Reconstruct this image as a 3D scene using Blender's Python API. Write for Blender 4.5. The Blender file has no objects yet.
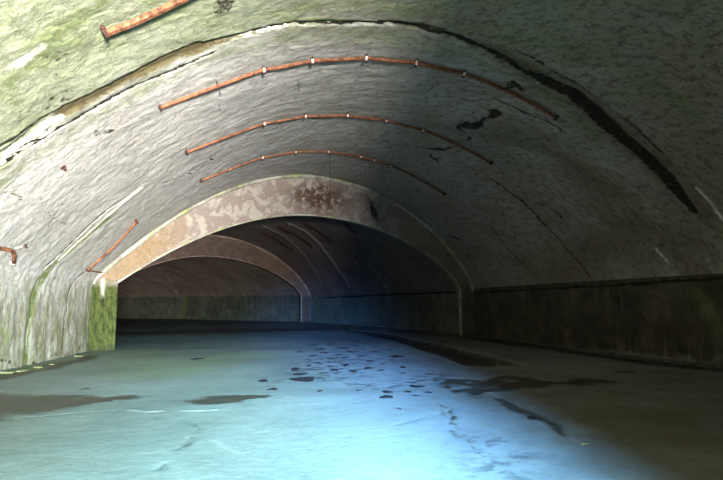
import bpy, math
import numpy as np

# ------------------------------------------------------------------ camera, world, light, exposure
SC = bpy.context.scene
COL = SC.collection
F_PX, CAM_H, HORIZON = 562.0, 1.6, 304.0
PITCH = math.atan((HORIZON - 240) / F_PX)
cam_d = bpy.data.cameras.new('camera')
cam_d.sensor_width = 36.0
cam_d.lens = F_PX * 36.0 / 723.0
cam_d.clip_end = 300
cam = bpy.data.objects.new('camera', cam_d)
cam.location = (0, 0, CAM_H)
cam.rotation_euler = (math.pi / 2 + PITCH, 0, 0)
COL.objects.link(cam)
SC.camera = cam

SC.view_settings.view_transform = 'Standard'
SC.view_settings.look = 'None'
SC.view_settings.gamma = 1
SC.view_settings.use_curve_mapping = False
SC.view_settings.exposure = 0.0

world = bpy.data.worlds.new('overcast_sky')
SC.world = world
world.use_nodes = True
wn = world.node_tree
wn.nodes['Background'].inputs[0].default_value = (0.55, 0.66, 0.70, 1)
wn.nodes['Background'].inputs[1].default_value = 0.1


def area(name, loc, target, sx, sy, power, colr, spread=180):
    d = bpy.data.lights.new(name, 'AREA')
    d.shape = 'RECTANGLE'
    d.size, d.size_y, d.energy, d.color = sx, sy, power, colr
    d.spread = math.radians(spread)
    o = bpy.data.objects.new(name, d)
    o.location = loc
    v = np.array(target, float) - np.array(loc, float)
    o.rotation_euler = (math.atan2(math.hypot(v[0], v[1]), -v[2]), 0, math.atan2(v[1], v[0]) - math.pi / 2)
    COL.objects.link(o)
    return o


# daylight entering by the tunnel mouth behind the camera: sky from above, sunlit ground from below
area('daylight_sky', (3.6, -9, 4.2), (0.3, 8, 0), 1.9, 1.5, 1750, (0.32, 0.74, 1.0), 30)
area('daylight_sky', (4.6, -9, 4.2), (-2.5, 5, 0), 1.2, 1.5, 680, (0.18, 0.85, 1.0), 40)
area('daylight_sky', (3.3, -9, 3.4), (0.3, 18, 0), 1.3, 1.5, 950, (0.06, 0.28, 1.0), 18)
area('daylight_ground', (4.55, -10, 0.8), (-6.5, 14, 4.0), 2.5, 1.2, 15300, (1.0, 0.94, 0.865), 110)

# ------------------------------------------------------------------ tunnel shape
CP = math.cos(PITCH); SP = math.sin(PITCH)
FW = np.array([0, CP, SP]); UP = np.array([0, -SP, CP]); EYE = np.array([0, 0, CAM_H])


def ground(x, y, h=0.0):
    d = FW * F_PX + np.array([1., 0, 0]) * (x - 361.5) + UP * (240 - y)
    return EYE + d * ((h - CAM_H) / d[2])


T = np.array([  # s, left wall x y, right wall x y
    (-14, -6.5, -14, 13.4, -12.5), (-4, -7.25, -4, 12.3, -1.7), (0, -7.5, 0, 11.8, 2.6), (6, -8.0, 6, 10.7, 9.8), (8.5, -8.15, 8.5, 9.8, 13.3),
    (10.5, -8.3, 10.5, 9.25, 15.5), (13.5, -8.55, 13.5, 8.25, 19), (16.5, -8.95, 16.5, 6.95, 24),
    (19.5, -9.29, 19.5, 5.72, 29), (30, -14.0, 29.4, 1.1, 40), (41, -19.5, 39.5, -4.6, 50.8),
    (56, -34, 49, -19.7, 60.9), (72, -52, 54, -44, 72)])
_ss = np.arange(-14, 72.01, 0.1)
_tt = np.stack([np.interp(_ss, T[:, 0], T[:, k]) for k in range(1, 5)], 1)


def _smooth(a, n=13):
    k = np.hanning(n + 2)[1:-1]; k /= k.sum()
    p = np.concatenate([2 * a[0] - a[n:0:-1], a, 2 * a[-1] - a[-2:-n - 2:-1]])
    return np.convolve(p, k, 'same')[n:-n]


_tt = np.stack([_smooth(_tt[:, k]) for k in range(4)], 1)
HS, TOP = 2.4, 7.15


def arch(u, hs=HS, top=TOP):
    v = 2 * u - 1
    b = np.clip(1 - v * v, 0, 1)
    w = 1 / (1 + np.exp(-v * 8))
    return hs + (top - hs) * b ** (1.0 * (1 - w) + 0.76 * w)


_u = np.linspace(0, 1, 1001)
_h = arch(_u)
_arc = np.concatenate([[0], np.cumsum(np.hypot(np.diff(_u) * 17.5, np.diff(_h)))])
LA = _arc[-1]


def q_metric(q):
    """q: 0-1 left wall, 1-2 vault, 2-3 right wall  ->  metres along the section"""
    return np.where(q < 1, q * HS, np.where(q < 2, HS + np.interp(q - 1, _u, _arc), HS + LA + (q - 2) * HS))


def s_metric(s, q):
    u = np.clip(q - 1, 0, 1)
    return s * (1 + 0.55 * u)


def q_uh(q, hs=HS, top=TOP):
    u = np.clip(q - 1, 0, 1)
    h = np.where(q < 1, q * hs, np.where(q < 2, arch(u, hs, top), (3 - q) * hs))
    return u, h


_qq = np.linspace(0, 3, 6001)
_mm = q_metric(_qq)
_mu = np.linspace(0, _mm[-1], 6001)
_qm = np.interp(_mu, _mm, _qq)
_uu, _hh = q_uh(_qm)
_k = np.hanning(int(1.5 / (_mm[-1] / 6000)) | 1); _k /= _k.sum()
_xs = np.convolve(np.pad(_uu, len(_k) // 2, 'edge'), _k, 'valid'); _ys = np.convolve(np.pad(_hh, len(_k) // 2, 'edge'), _k, 'valid')
_w = np.clip(1 - np.abs(_mu - HS) / 1.6, 0, 1) ** .5      # the left haunch is rounded, the right one is not
_U2 = np.interp(_qq, _qm, _uu * (1 - _w) + _xs * _w); _H2 = np.interp(_qq, _qm, _hh * (1 - _w) + _ys * _w)


def section_point(s, q):
    s = np.asarray(s, float); q = np.asarray(q, float)
    lx, ly, rx, ry = [np.interp(s, _ss, _tt[:, k]) for k in range(4)]
    u, h = np.interp(q, _qq, _U2), np.interp(q, _qq, _H2)
    return np.stack([lx + (rx - lx) * u, ly + (ry - ly) * u, h], -1)


def proj(P):
    P = P - EYE
    z = P @ FW
    z = np.where(z < 0.5, np.nan, z)
    return 361.5 + F_PX * P[..., 0] / z, 240 - F_PX * (P @ UP) / z


_inv = {}


def locate(px, py, sec='A'):
    """surface coordinates (s, q) of a survey mark on the shell of one tunnel section"""
    if sec not in _inv:
        s0, s1 = {'A': (3.0, 19.5), 'B': (19.5, 41), 'C': (41, 56)}[sec]
        S, Q = np.meshgrid(np.linspace(s0, s1, 700), np.linspace(0, 3, 1400), indexing='ij')
        X, Y = proj(section_point(S, Q))
        _inv[sec] = (S, Q, X, Y)
    S, Q, X, Y = _inv[sec]
    d = (X - px) ** 2 + (Y - py) ** 2
    k = np.nanargmin(d)
    return S.flat[k], Q.flat[k]


# ------------------------------------------------------------------ noise
def vnoise(x, y, seed=0):
    xi = np.floor(x).astype(np.int64); yi = np.floor(y).astype(np.int64)
    fx = x - xi; fy = y - yi
    fx = fx * fx * (3 - 2 * fx); fy = fy * fy * (3 - 2 * fy)

    def hsh(a, b):
        n = (a * 374761393 + b * 668265263 + seed * 974634777) & 0xffffffff
        n = ((n ^ (n >> 13)) * 1274126177) & 0xffffffff
        return ((n ^ (n >> 16)) & 0xffff) / 65535.0
    a = hsh(xi, yi); b = hsh(xi + 1, yi); c = hsh(xi, yi + 1); d = hsh(xi + 1, yi + 1)
    return (a + (b - a) * fx) * (1 - fy) + (c + (d - c) * fx) * fy


def fbm(x, y, oct=4, seed=0):
    t = 0; a = 0.5; n = 0
    for k in range(oct):
        t = t + a * vnoise(x * 2 ** k, y * 2 ** k, seed + k * 7); n += a; a *= 0.55
    return t / n * 2 - 1


def seg_dist(X, Y, pts):
    best = np.full(X.shape, 1e9); tt = np.zeros(X.shape)
    L = np.concatenate([[0], np.cumsum(np.hypot(*np.diff(pts, axis=0).T))])
    for k in range(len(pts) - 1):
        a, b = pts[k], pts[k + 1]
        e = b - a
        t = np.clip(((X - a[0]) * e[0] + (Y - a[1]) * e[1]) / max(e @ e, 1e-9), 0, 1)
        d = np.hypot(X - a[0] - t * e[0], Y - a[1] - t * e[1])
        m = d < best
        best = np.where(m, d, best)
        tt = np.where(m, (L[k] + t * (L[k + 1] - L[k])) / L[-1], tt)
    return best, tt


# ------------------------------------------------------------------ node helper
class NT:
    def __init__(self, name):
        self.m = bpy.data.materials.new(name)
        self.m.use_nodes = True
        self.t = self.m.node_tree
        self.b = self.t.nodes['Principled BSDF']

    def n(self, kind, **kw):
        nd = self.t.nodes.new(kind)
        for k, v in kw.items():
            setattr(nd, k, v)
        return nd

    def put(self, sock, v):
        if isinstance(v, bpy.types.NodeSocket):
            self.t.links.new(v, sock)
        else:
            if sock.type == 'RGBA' and len(v) == 3: v = (*v, 1)
            sock.default_value = v

    def math(self, op, a, b=0.0, clamp=False):
        nd = self.n('ShaderNodeMath', operation=op, use_clamp=clamp)
        self.put(nd.inputs[0], a); self.put(nd.inputs[1], b)
        return nd.outputs[0]

    def mix(self, f, a, b):
        nd = self.n('ShaderNodeMix', data_type='RGBA', clamp_factor=True)
        self.put(nd.inputs[0], f); self.put(nd.inputs[6], a); self.put(nd.inputs[7], b)
        return nd.outputs[2]

    def noise(self, vec, scale, detail=4, rough=0.55, stretch=None, dist=0.0, dim='3D'):
        if stretch:
            mp = self.n('ShaderNodeMapping')
            self.put(mp.inputs['Vector'], vec)
            mp.inputs['Scale'].default_value = stretch
            vec = mp.outputs[0]
        nd = self.n('ShaderNodeTexNoise', noise_dimensions=dim)
        self.put(nd.inputs['Vector'], vec)
        nd.inputs['Scale'].default_value = scale
        nd.inputs['Detail'].default_value = detail
        nd.inputs['Roughness'].default_value = rough
        nd.inputs['Distortion'].default_value = dist
        return nd.outputs['Fac']

    def ramp(self, v, lo, hi):
        nd = self.n('ShaderNodeMapRange', interpolation_type='SMOOTHSTEP')
        self.put(nd.inputs[0], v)
        nd.inputs[1].default_value = lo; nd.inputs[2].default_value = hi
        return nd.outputs[0]

    def attr(self, name):
        return self.n('ShaderNodeAttribute', attribute_name=name).outputs['Fac']

    def done(self, color, rough=0.9, bump=None, strength=1.0, dist=0.02, metallic=0.0, spec=0.3):
        self.put(self.b.inputs['Base Color'], color)
        self.put(self.b.inputs['Roughness'], rough)
        self.put(self.b.inputs['Metallic'], metallic)
        self.b.inputs['Specular IOR Level'].default_value = spec
        if bump is not None:
            bp = self.n('ShaderNodeBump')
            bp.inputs['Strength'].default_value = strength
            bp.inputs['Distance'].default_value = dist
            self.put(bp.inputs['Height'], bump)
            self.put(self.b.inputs['Normal'], bp.outputs[0])
        return self.m


def concrete(name, light, dark, moss_amt=0.0, wall=False, bump_d=0.05, brown=0.3):
    """sprayed concrete; the grid map holds metres along the tunnel and metres round the section"""
    w = NT(name)
    light = tuple(v * 0.75 for v in light); dark = tuple(v * 0.75 for v in dark)
    uv = w.n('ShaderNodeUVMap', uv_map='grid').outputs[0]
    big = w.noise(uv, 0.35, 3)
    mid = w.noise(uv, 1.6, 6, 0.65, dist=0.4)
    brush = w.noise(uv, 3.0, 3, 0.5, stretch=(1.2, 0.7, 1), dist=0.3)
    streak = w.noise(uv, 2.2, 4, 0.6, stretch=(2.2, 0.22, 1))
    fine = w.noise(uv, 14, 4, 0.7)
    c = w.mix(w.ramp(w.math('ADD', w.math('MULTIPLY', big, 0.5), w.math('MULTIPLY', mid, 0.5)), 0.36, 0.64), dark, light)
    c = w.mix(w.math('MULTIPLY', w.ramp(streak, 0.52, 0.75), 0.55 if wall else 0.25), c, (0.16, 0.14, 0.10))
    c = w.mix(w.math('MULTIPLY', w.ramp(w.noise(uv, 0.8, 5, 0.7), 0.5, 0.7), brown), c, (0.23, 0.17, 0.12))
    c = w.mix(w.math('MULTIPLY', w.ramp(fine, 0.5, 0.8), 0.3), c, (0.10, 0.09, 0.07))
    c = w.mix(w.math('MULTIPLY', w.attr('soil_shade'), w.ramp(w.noise(uv, 1.3, 6, 0.7), 0.2, 0.55), True), c, (0.05, 0.042, 0.030))  # brown-black staining, and the painted shade of the right side
    c = w.mix(w.math('MULTIPLY', w.attr('damp'), w.ramp(w.noise(uv, 2.0, 6, 0.7, stretch=(1.8, 0.45, 1)), 0.25, 0.65), True), c, (0.135, 0.13, 0.07))
    c = w.mix(w.math('MULTIPLY', w.attr('algae'), w.ramp(w.noise(uv, 0.9, 6, 0.7), 0.05, 0.6), True), c, (0.215, 0.236, 0.165))
    c = w.mix(w.math('MULTIPLY', w.attr('brown_shade'), w.math('ADD', 0.35, w.math('MULTIPLY', w.ramp(w.noise(uv, 0.7, 6, 0.7), 0.35, 0.62), 0.45)), True), c, (0.20, 0.165, 0.115))  # brown of the right side, darkened to paint in its shade
    crumb = w.ramp(w.noise(uv, 4.5, 7, 0.8), 0.50, 0.66)
    c = w.mix(w.math('MULTIPLY', crumb, w.math('ADD', 0.10, w.math('MULTIPLY', w.attr('brown_shade'), 0.6))), c, (0.11, 0.09, 0.065))  # pit colour, heavier on the right in place of relief shading
    # moss
    mn = w.noise(uv, 1.1, 7, 0.7, dist=0.8)
    m1 = w.math('MULTIPLY', w.ramp(mn, 0.46, 0.68), moss_amt)
    m2 = w.math('MULTIPLY', w.attr('moss'), w.ramp(w.noise(uv, 4.0, 5, 0.7), 0.22, 0.6))
    mossc = w.mix(w.noise(uv, 5, 3), (0.05, 0.085, 0.018), (0.19, 0.215, 0.085))
    c = w.mix(w.math('ADD', m1, m2, True), c, mossc)
    c = w.mix(w.math('MULTIPLY', w.attr('tan'), 1.0, True), c, (0.075, 0.062, 0.03))
    c = w.mix(w.math('MULTIPLY', w.attr('pale'), w.ramp(w.noise(uv, 7, 4, 0.7), 0.25, 0.5), True), c, (0.62, 0.60, 0.53))
    dk = w.ramp(w.math('ADD', w.attr('dark'), w.math('MULTIPLY', w.noise(uv, 6, 6, 0.78), 2.2)), 1.72, 2.05)
    c = w.mix(dk, c, (0.022, 0.018, 0.014))
    # small pits
    vo = w.n('ShaderNodeTexVoronoi'); w.put(vo.inputs['Vector'], uv); vo.inputs['Scale'].default_value = 1.6
    pit = w.math('MULTIPLY', w.math('LESS_THAN', vo.outputs['Distance'], 0.035), w.ramp(mid, 0.45, 0.55))
    c = w.mix(pit, c, (0.03, 0.02, 0.02))
    h = w.math('ADD', w.math('MULTIPLY', brush, 1.0), w.math('MULTIPLY', fine, 0.20))
    h = w.math('ADD', h, w.math('MULTIPLY', w.ramp(mid, 0.4, 0.62), 0.25))
    h = w.math('SUBTRACT', h, w.math('MULTIPLY', dk, 0.25))
    h = w.math('SUBTRACT', h, w.math('MULTIPLY', crumb, 0.25))
    return w.done(c, 0.93, h, 1.0, bump_d, spec=0.15)


M = {}
M['vault_a'] = concrete('sprayed_concrete_pale', (0.54, 0.525, 0.50), (0.41, 0.40, 0.375), 0.10, bump_d=0.06, brown=0.12)
M['wall_a'] = concrete('stained_concrete_wall', (0.36, 0.36, 0.29), (0.22, 0.22, 0.16), 0.35, True, 0.05)
M['wall_ar'] = concrete('dark_concrete_wall', (0.11, 0.10, 0.07), (0.03, 0.027, 0.022), 0.1, True, 0.05)  # right wall, much darker than the left one
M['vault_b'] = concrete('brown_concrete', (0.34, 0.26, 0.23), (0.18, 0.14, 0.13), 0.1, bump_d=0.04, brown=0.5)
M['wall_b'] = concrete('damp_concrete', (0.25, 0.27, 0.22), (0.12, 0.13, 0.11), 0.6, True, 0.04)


M['vault_c'] = concrete('brown_concrete_shaded', (0.19, 0.15, 0.13), (0.10, 0.08, 0.07), 0.1, bump_d=0.04, brown=0.4)  # brown concrete darkened: gloom of the far section painted in
M['wall_c'] = concrete('damp_concrete_shaded', (0.10, 0.11, 0.085), (0.05, 0.055, 0.04), 0.3, True, 0.04)  # wall colour lowered likewise to paint the far gloom


def portal_mat(name, light, brownc, moss):
    w = NT(name)
    uv = w.n('ShaderNodeUVMap', uv_map='grid').outputs[0]
    flake = w.ramp(w.noise(uv, 1.5, 8, 0.72, dist=0.5), 0.47, 0.53)
    c = w.mix(flake, brownc, light)
    c = w.mix(w.math('MULTIPLY', w.attr('tan'), w.ramp(w.noise(uv, 3.5, 7, 0.75, dist=0.6), 0.42, 0.52), True), c, (0.075, 0.045, 0.032))
    c = w.mix(w.math('MULTIPLY', w.attr('tan2'), w.ramp(w.noise(uv, 2.0, 5, 0.6), 0.2, 0.5), True), c, (0.20, 0.145, 0.09))
    c = w.mix(w.math('MULTIPLY', w.ramp(w.noise(uv, 9, 4, 0.7), 0.5, 0.75), 0.35), c, (0.12, 0.08, 0.05))
    mossc = w.mix(w.ramp(w.noise(uv, 4.0, 6, 0.75, stretch=(1.6, 0.5, 1)), 0.35, 0.62), (0.016, 0.024, 0.006), (0.060, 0.072, 0.020))
    c = w.mix(w.math('MULTIPLY', w.attr('moss'), moss, True), c, mossc)
    c = w.mix(w.math('MULTIPLY', w.attr('pale'), 1.0, True), c, (0.5, 0.49, 0.42))
    c = w.mix(w.math('MULTIPLY', w.attr('dark'), w.ramp(w.noise(uv, 4, 4, 0.7), 0.3, 0.55), True), c, (0.02, 0.018, 0.014))
    h = w.math('ADD', w.math('MULTIPLY', flake, 0.5), w.noise(uv, 8, 5, 0.65))
    return w.done(c, 0.9, h, 0.8, 0.03, spec=0.15)


M['portal_a'] = portal_mat('flaking_plaster', (0.30, 0.27, 0.235), (0.21, 0.17, 0.15), 1.0)
M['portal_b'] = portal_mat('brown_plaster', (0.15, 0.11, 0.09), (0.11, 0.08, 0.068), 0.8)

w = NT('pale_lip')
uv = w.n('ShaderNodeUVMap', uv_map='grid').outputs[0]
c = w.mix(w.ramp(w.noise(uv, 1.3, 6, 0.7), 0.42, 0.6), (0.34, 0.33, 0.29), (0.19, 0.175, 0.14))
c = w.mix(w.math('MULTIPLY', w.ramp(w.noise(uv, 2.0, 6, 0.7), 0.5, 0.62), 0.8), c, (0.27, 0.33, 0.09))
c = w.mix(w.math('MULTIPLY', w.ramp(w.noise(uv, 5.0, 6, 0.7), 0.58, 0.7), 0.8), c, (0.05, 0.045, 0.03))
M['lip'] = w.done(c, 0.9, w.noise(uv, 9, 5, 0.7), 0.7, 0.02, spec=0.15)

w = NT('brown_lip')
uv = w.n('ShaderNodeUVMap', uv_map='grid').outputs[0]
c = w.mix(w.ramp(w.noise(uv, 1.3, 6, 0.7), 0.42, 0.6), (0.36, 0.27, 0.22), (0.22, 0.17, 0.13))
M['lip_b'] = w.done(c, 0.9, w.noise(uv, 9, 5, 0.7), 0.5, 0.02, spec=0.15)

w = NT('worn_concrete_floor')
uv = w.n('ShaderNodeUVMap', uv_map='grid').outputs[0]
big = w.noise(uv, 0.22, 5, 0.6, dist=0.5)
c = w.mix(w.ramp(big, 0.35, 0.65), (0.125, 0.135, 0.118), (0.19, 0.205, 0.185))
c = w.mix(w.math('MULTIPLY', w.ramp(w.noise(uv, 1.4, 7, 0.72), 0.48, 0.7), 0.35), c, (0.20, 0.18, 0.14))
c = w.mix(w.math('MULTIPLY', w.ramp(w.noise(uv, 12, 5, 0.75), 0.50, 0.72), 0.40), c, (0.08, 0.07, 0.06))
c = w.mix(w.math('MULTIPLY', w.ramp(w.noise(uv, 4.5, 7, 0.75), 0.5, 0.68), 0.35), c, (0.10, 0.085, 0.065))
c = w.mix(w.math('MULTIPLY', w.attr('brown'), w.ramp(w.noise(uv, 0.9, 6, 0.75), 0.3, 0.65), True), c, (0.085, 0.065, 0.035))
c = w.mix(w.math('MULTIPLY', w.attr('pale'), w.ramp(w.noise(uv, 6, 4, 0.7), 0.3, 0.55), True), c, (0.25, 0.25, 0.225))
c = w.mix(w.math('MULTIPLY', w.attr('moss'), w.ramp(w.noise(uv, 3, 5, 0.7), 0.3, 0.6), True), c, (0.14, 0.17, 0.05))
wet = w.ramp(w.math('ADD', w.math('MULTIPLY', w.math('MINIMUM', w.attr('dark'), 1.2), 0.8), w.math('MULTIPLY', w.noise(uv, 3.4, 8, 0.82, dist=0.5), 2.6)), 1.5, 2.2)  # damp stains, plus the shade painted on the floor beyond the portal
c = w.mix(w.math('MULTIPLY', wet, 0.93), c, (0.035, 0.028, 0.018))
spot = w.math('MULTIPLY', w.attr('spots'), w.ramp(w.noise(uv, 3.0, 5, 0.7, dist=0.3), 0.50, 0.56), True)
c = w.mix(w.math('MULTIPLY', spot, 0.85), c, (0.04, 0.035, 0.035))
wetall = w.math('MAXIMUM', wet, spot)
rg = w.math('SUBTRACT', 0.75, w.math('MULTIPLY', wetall, 0.3))
h = w.math('ADD', w.noise(uv, 5, 6, 0.72), w.math('MULTIPLY', w.noise(uv, 30, 3, 0.6), 0.25))
M['floor'] = w.done(c, rg, h, 0.5, 0.02, spec=0.25)

w = NT('rusty_iron')
tc = w.n('ShaderNodeTexCoord').outputs['Object']
c = w.mix(w.ramp(w.noise(tc, 9, 6, 0.7), 0.38, 0.62), (0.065, 0.025, 0.014), (0.24, 0.095, 0.045))
c = w.mix(w.ramp(w.noise(tc, 22, 5, 0.7), 0.58, 0.70), c, (0.55, 0.32, 0.20))
c = w.mix(w.ramp(w.noise(tc, 14, 5, 0.7), 0.60, 0.68), c, (0.06, 0.02, 0.012))
M['rust'] = w.done(c, 0.8, w.noise(tc, 40, 4, 0.6), 0.5, 0.004, metallic=0.15)

w = NT('dark_rust')
tc = w.n('ShaderNodeTexCoord').outputs['Object']
c = w.mix(w.ramp(w.noise(tc, 30, 5, 0.7), 0.4, 0.6), (0.014, 0.008, 0.007), (0.06, 0.022, 0.013))
M['dark_rust'] = w.done(c, 0.85, w.noise(tc, 60, 4, 0.6), 0.5, 0.003)

w = NT('chalky_zinc')
tc = w.n('ShaderNodeTexCoord').outputs['Object']
c = w.mix(w.ramp(w.noise(tc, 30, 5, 0.7), 0.45, 0.6), (0.72, 0.68, 0.62), (0.30, 0.16, 0.10))
M['zinc'] = w.done(c, 0.7, None)

w = NT('standing_water')
tc = w.n('ShaderNodeTexCoord').outputs['Object']
c = w.mix(w.ramp(w.noise(tc, 6, 4, 0.6), 0.4, 0.6), (0.018, 0.016, 0.02), (0.045, 0.038, 0.035))
M['water'] = w.done(c, 0.35, w.noise(tc, 12, 3), 0.15, 0.003, spec=0.2)

w = NT('fallen_plaster')
tc = w.n('ShaderNodeTexCoord').outputs['Object']
c = w.mix(w.ramp(w.noise(tc, 9, 5, 0.7), 0.4, 0.62), (0.26, 0.26, 0.15), (0.10, 0.12, 0.04))
M['chip'] = w.done(c, 0.95, w.noise(tc, 20, 5), 0.6, 0.01)

w = NT('dark_earth')
tc = w.n('ShaderNodeTexCoord').outputs['Object']
c = w.mix(w.ramp(w.noise(tc, 5, 6, 0.7), 0.4, 0.62), (0.03, 0.025, 0.02), (0.12, 0.11, 0.09))
M['earth'] = w.done(c, 0.9, w.noise(tc, 14, 5), 0.7, 0.02)


# ------------------------------------------------------------------ mesh helpers
def make_mesh(name, V, Fc, mat, parent=None, smooth=True):
    me = bpy.data.meshes.new(name)
    me.from_pydata(np.asarray(V, float).reshape(-1, 3).tolist(), [], [list(f) for f in Fc])
    me.materials.append(mat)
    if smooth:
        me.shade_smooth()
    o = bpy.data.objects.new(name, me)
    COL.objects.link(o)
    if parent is not None:
        o.parent = parent
    return o


def grid_mesh(name, P, UV, mat, flip=False, attrs=None):
    """P: (n, m, 3) grid -> one mesh, with the unfolded map and stain attributes"""
    n, m = P.shape[:2]
    idx = np.arange(n * m).reshape(n, m)
    a, b, c, d = idx[:-1, :-1], idx[1:, :-1], idx[1:, 1:], idx[:-1, 1:]
    q = np.stack([a, b, c, d] if not flip else [a, d, c, b], -1).reshape(-1, 4)
    me = bpy.data.meshes.new(name)
    me.vertices.add(n * m)
    me.vertices.foreach_set('co', P.astype(np.float32).ravel())
    me.loops.add(q.size)
    me.loops.foreach_set('vertex_index', q.ravel().astype(np.int32))
    me.polygons.add(len(q))
    me.polygons.foreach_set('loop_start', (np.arange(len(q)) * 4).astype(np.int32))
    me.polygons.foreach_set('loop_total', np.full(len(q), 4, np.int32))
    me.update(calc_edges=True)
    uvl = me.uv_layers.new(name='grid')
    uvl.data.foreach_set('uv', UV.reshape(-1, 2)[q.ravel()].astype(np.float32).ravel())
    for k, v in (attrs or {}).items():
        at = me.attributes.new(k, 'FLOAT', 'POINT')
        at.data.foreach_set('value', v.astype(np.float32).ravel())
    me.materials.append(mat)
    me.shade_smooth()
    me.validate()
    o = bpy.data.objects.new(name, me)
    COL.objects.link(o)
    return o


def structure(o):
    o['kind'] = 'structure'
    return o


# ------------------------------------------------------------------ stains, cracks and grooves on the shell
# channel, half width (m), softness (0-1), amount, depth (m), survey points
STROKES = {'A': [], 'B': [], 'C': []}


def stroke(sec, ch, hw, amt, pts, depth=0.0, soft=0.6, warp=0.08, tip=True):
    sq = np.array([locate(x, y, sec) for x, y in pts])
    P = np.stack([s_metric(sq[:, 0], sq[:, 1]), q_metric(sq[:, 1])], 1)
    if np.isscalar(hw): hw = [hw] * len(pts)
    if ch == 'dark': amt = amt * (1.7 if max(hw) <= .05 else 1.05)
    L = np.concatenate([[0], np.cumsum(np.hypot(*np.diff(P, axis=0).T))])
    STROKES[sec].append((ch, P, L / max(L[-1], 1e-6), np.array(hw, float), amt, depth, soft, warp, tip))


GA = [(0, 160), (13, 150), (40, 131), (67, 113), (100, 96), (133, 77), (165, 61), (200, 47), (215, 41), (240, 35), (290, 24), (330, 22.5), (380, 24), (440, 32),
      (480, 44), (530, 66), (575, 92), (605, 115), (640, 145), (670, 172), (700, 200), (722, 226)]
GW = [.16, .15, .17, .17, .17, .17, .17, .17, .10, .07, .04, .03, .05, .09, .13, .17, .2, .26, .3, .32, .3, .3]
stroke('A', 'groove', GW, 1.0, GA, -0.06, 0.35, 0.10, False)
stroke('A', 'tan', [x * 1.35 for x in GW[3:14]], 1.0, GA[3:14], 0, 0.5, 0.15)
stroke('A', 'tan', [.08, .12, .12, .1], 0.6, [(480, 44), (510, 57), (530, 66), (545, 74)], 0.05, 0.5, 0.15)
stroke('A', 'dark', .045, 1.0, [(0, 150), (20, 136), (45, 120), (70, 105), (110, 86), (150, 64), (200, 42)], -0.03, 0.5, 0.12)
stroke('A', 'dark', .035, 1.0, [(0, 168), (40, 141), (70, 124), (100, 106), (145, 82), (190, 62), (215, 52)], -0.03, 0.5, 0.12)
stroke('A', 'dark', .03, 1.0, [(215, 42), (250, 33), (290, 25), (340, 24), (390, 26), (440, 34), (470, 42)], -0.03, 0.5, 0.06)
stroke('A', 'dark', [.06, .10, .16, .24, .30, .30, .25], 1.0, [(460, 40), (490, 52), (530, 74), (575, 100), (615, 134), (660, 175), (690, 210)], -0.06, 0.7, 0.12)
stroke('A', 'dark', [.04, .06, .08, .10], 0.8, [(490, 42), (540, 62), (600, 104), (660, 152)], 0, 0.7, 0.12)
stroke('A', 'pale', .06, .8, [(8, 157), (30, 141), (50, 127), (62, 120)], 0.02, 0.5, 0.08)
stroke('A', 'pale', .05, .7, [(2, 165), (30, 146), (52, 132)], 0.02, 0.5, 0.08)
stroke('A', 'dark', .03, .62, [(8, 161), (22, 150), (40, 138), (52, 128)], -0.02, 0.5, 0.1)
stroke('A', 'pale', .05, .9, [(225, 39), (250, 33), (285, 26)], 0, .5, .05)
stroke('A', 'pale', .03, .5, [(300, 26), (350, 26), (390, 27)], 0, .5, .05)
stroke('A', 'moss', .05, .9, [(280, 22), (330, 20), (370, 22)], 0, .5, .05)
stroke('A', 'pale', .10, 1.0, [(697, 190), (710, 203), (722, 220)], 0.03, 0.4, 0.05)
stroke('A', 'pale', .07, 1.0, [(656, 249), (668, 262)], 0.02, 0.4, 0.05)
stroke('A', 'pale', .025, .5, [(505, 60), (520, 66), (535, 76)], 0.03, 0.4, 0.05)
# moss beside the great groove and on the crown
stroke('A', 'moss', .35, .45, [(0, 190), (60, 140), (120, 103), (200, 62), (240, 50)], 0, 1, .3)
stroke('A', 'moss', .6, .5, [(250, 45), (320, 36), (400, 40), (450, 50)], 0, 1, .4)
stroke('A', 'moss', .22, .6, [(450, 44), (500, 70), (560, 105), (600, 140)], 0, 1, .2)
stroke('A', 'moss', 1.8, .22, [(0, 110), (70, 60), (130, 20), (200, -10), (300, -20)], 0, 1, .6)
stroke('A', 'moss', 1.2, .4, [(0, 30), (60, 0)], 0, 1, .6)
stroke('A', 'moss', .9, .35, [(0, 150), (80, 90), (180, 40), (250, 20)], 0, 1, .6)
stroke('A', 'moss', .55, .85, [(0, 95), (45, 60), (90, 20), (110, 0)], 0, 1, .5)
stroke('A', 'moss', .5, .6, [(30, 40), (70, 50), (100, 40)], 0, 1, .5)
stroke('A', 'moss', .5, .5, [(150, 10), (230, 20), (330, 5), (420, 10)], 0, 1, .5)
stroke('A', 'moss', .6, .45, [(520, 40), (600, 60), (690, 110)], 0, 1, .5)
stroke('A', 'pale', .09, .6, [(20, 65), (33, 55), (45, 47)], 0, .6, .1)
stroke('A', 'dark', .16, .55, [(45, 50), (60, 58), (68, 62)], -0.01, .6, .2)
stroke('A', 'dark', .22, .6, [(22, 115), (45, 108), (66, 98)], -0.01, .6, .25)
stroke('A', 'dark', .16, .8, [(222, 8), (230, 0)], 0, .6, .2)
stroke('A', 'dark', .10, .7, [(100, 132), (114, 130)], 0, .6, .2)
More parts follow.
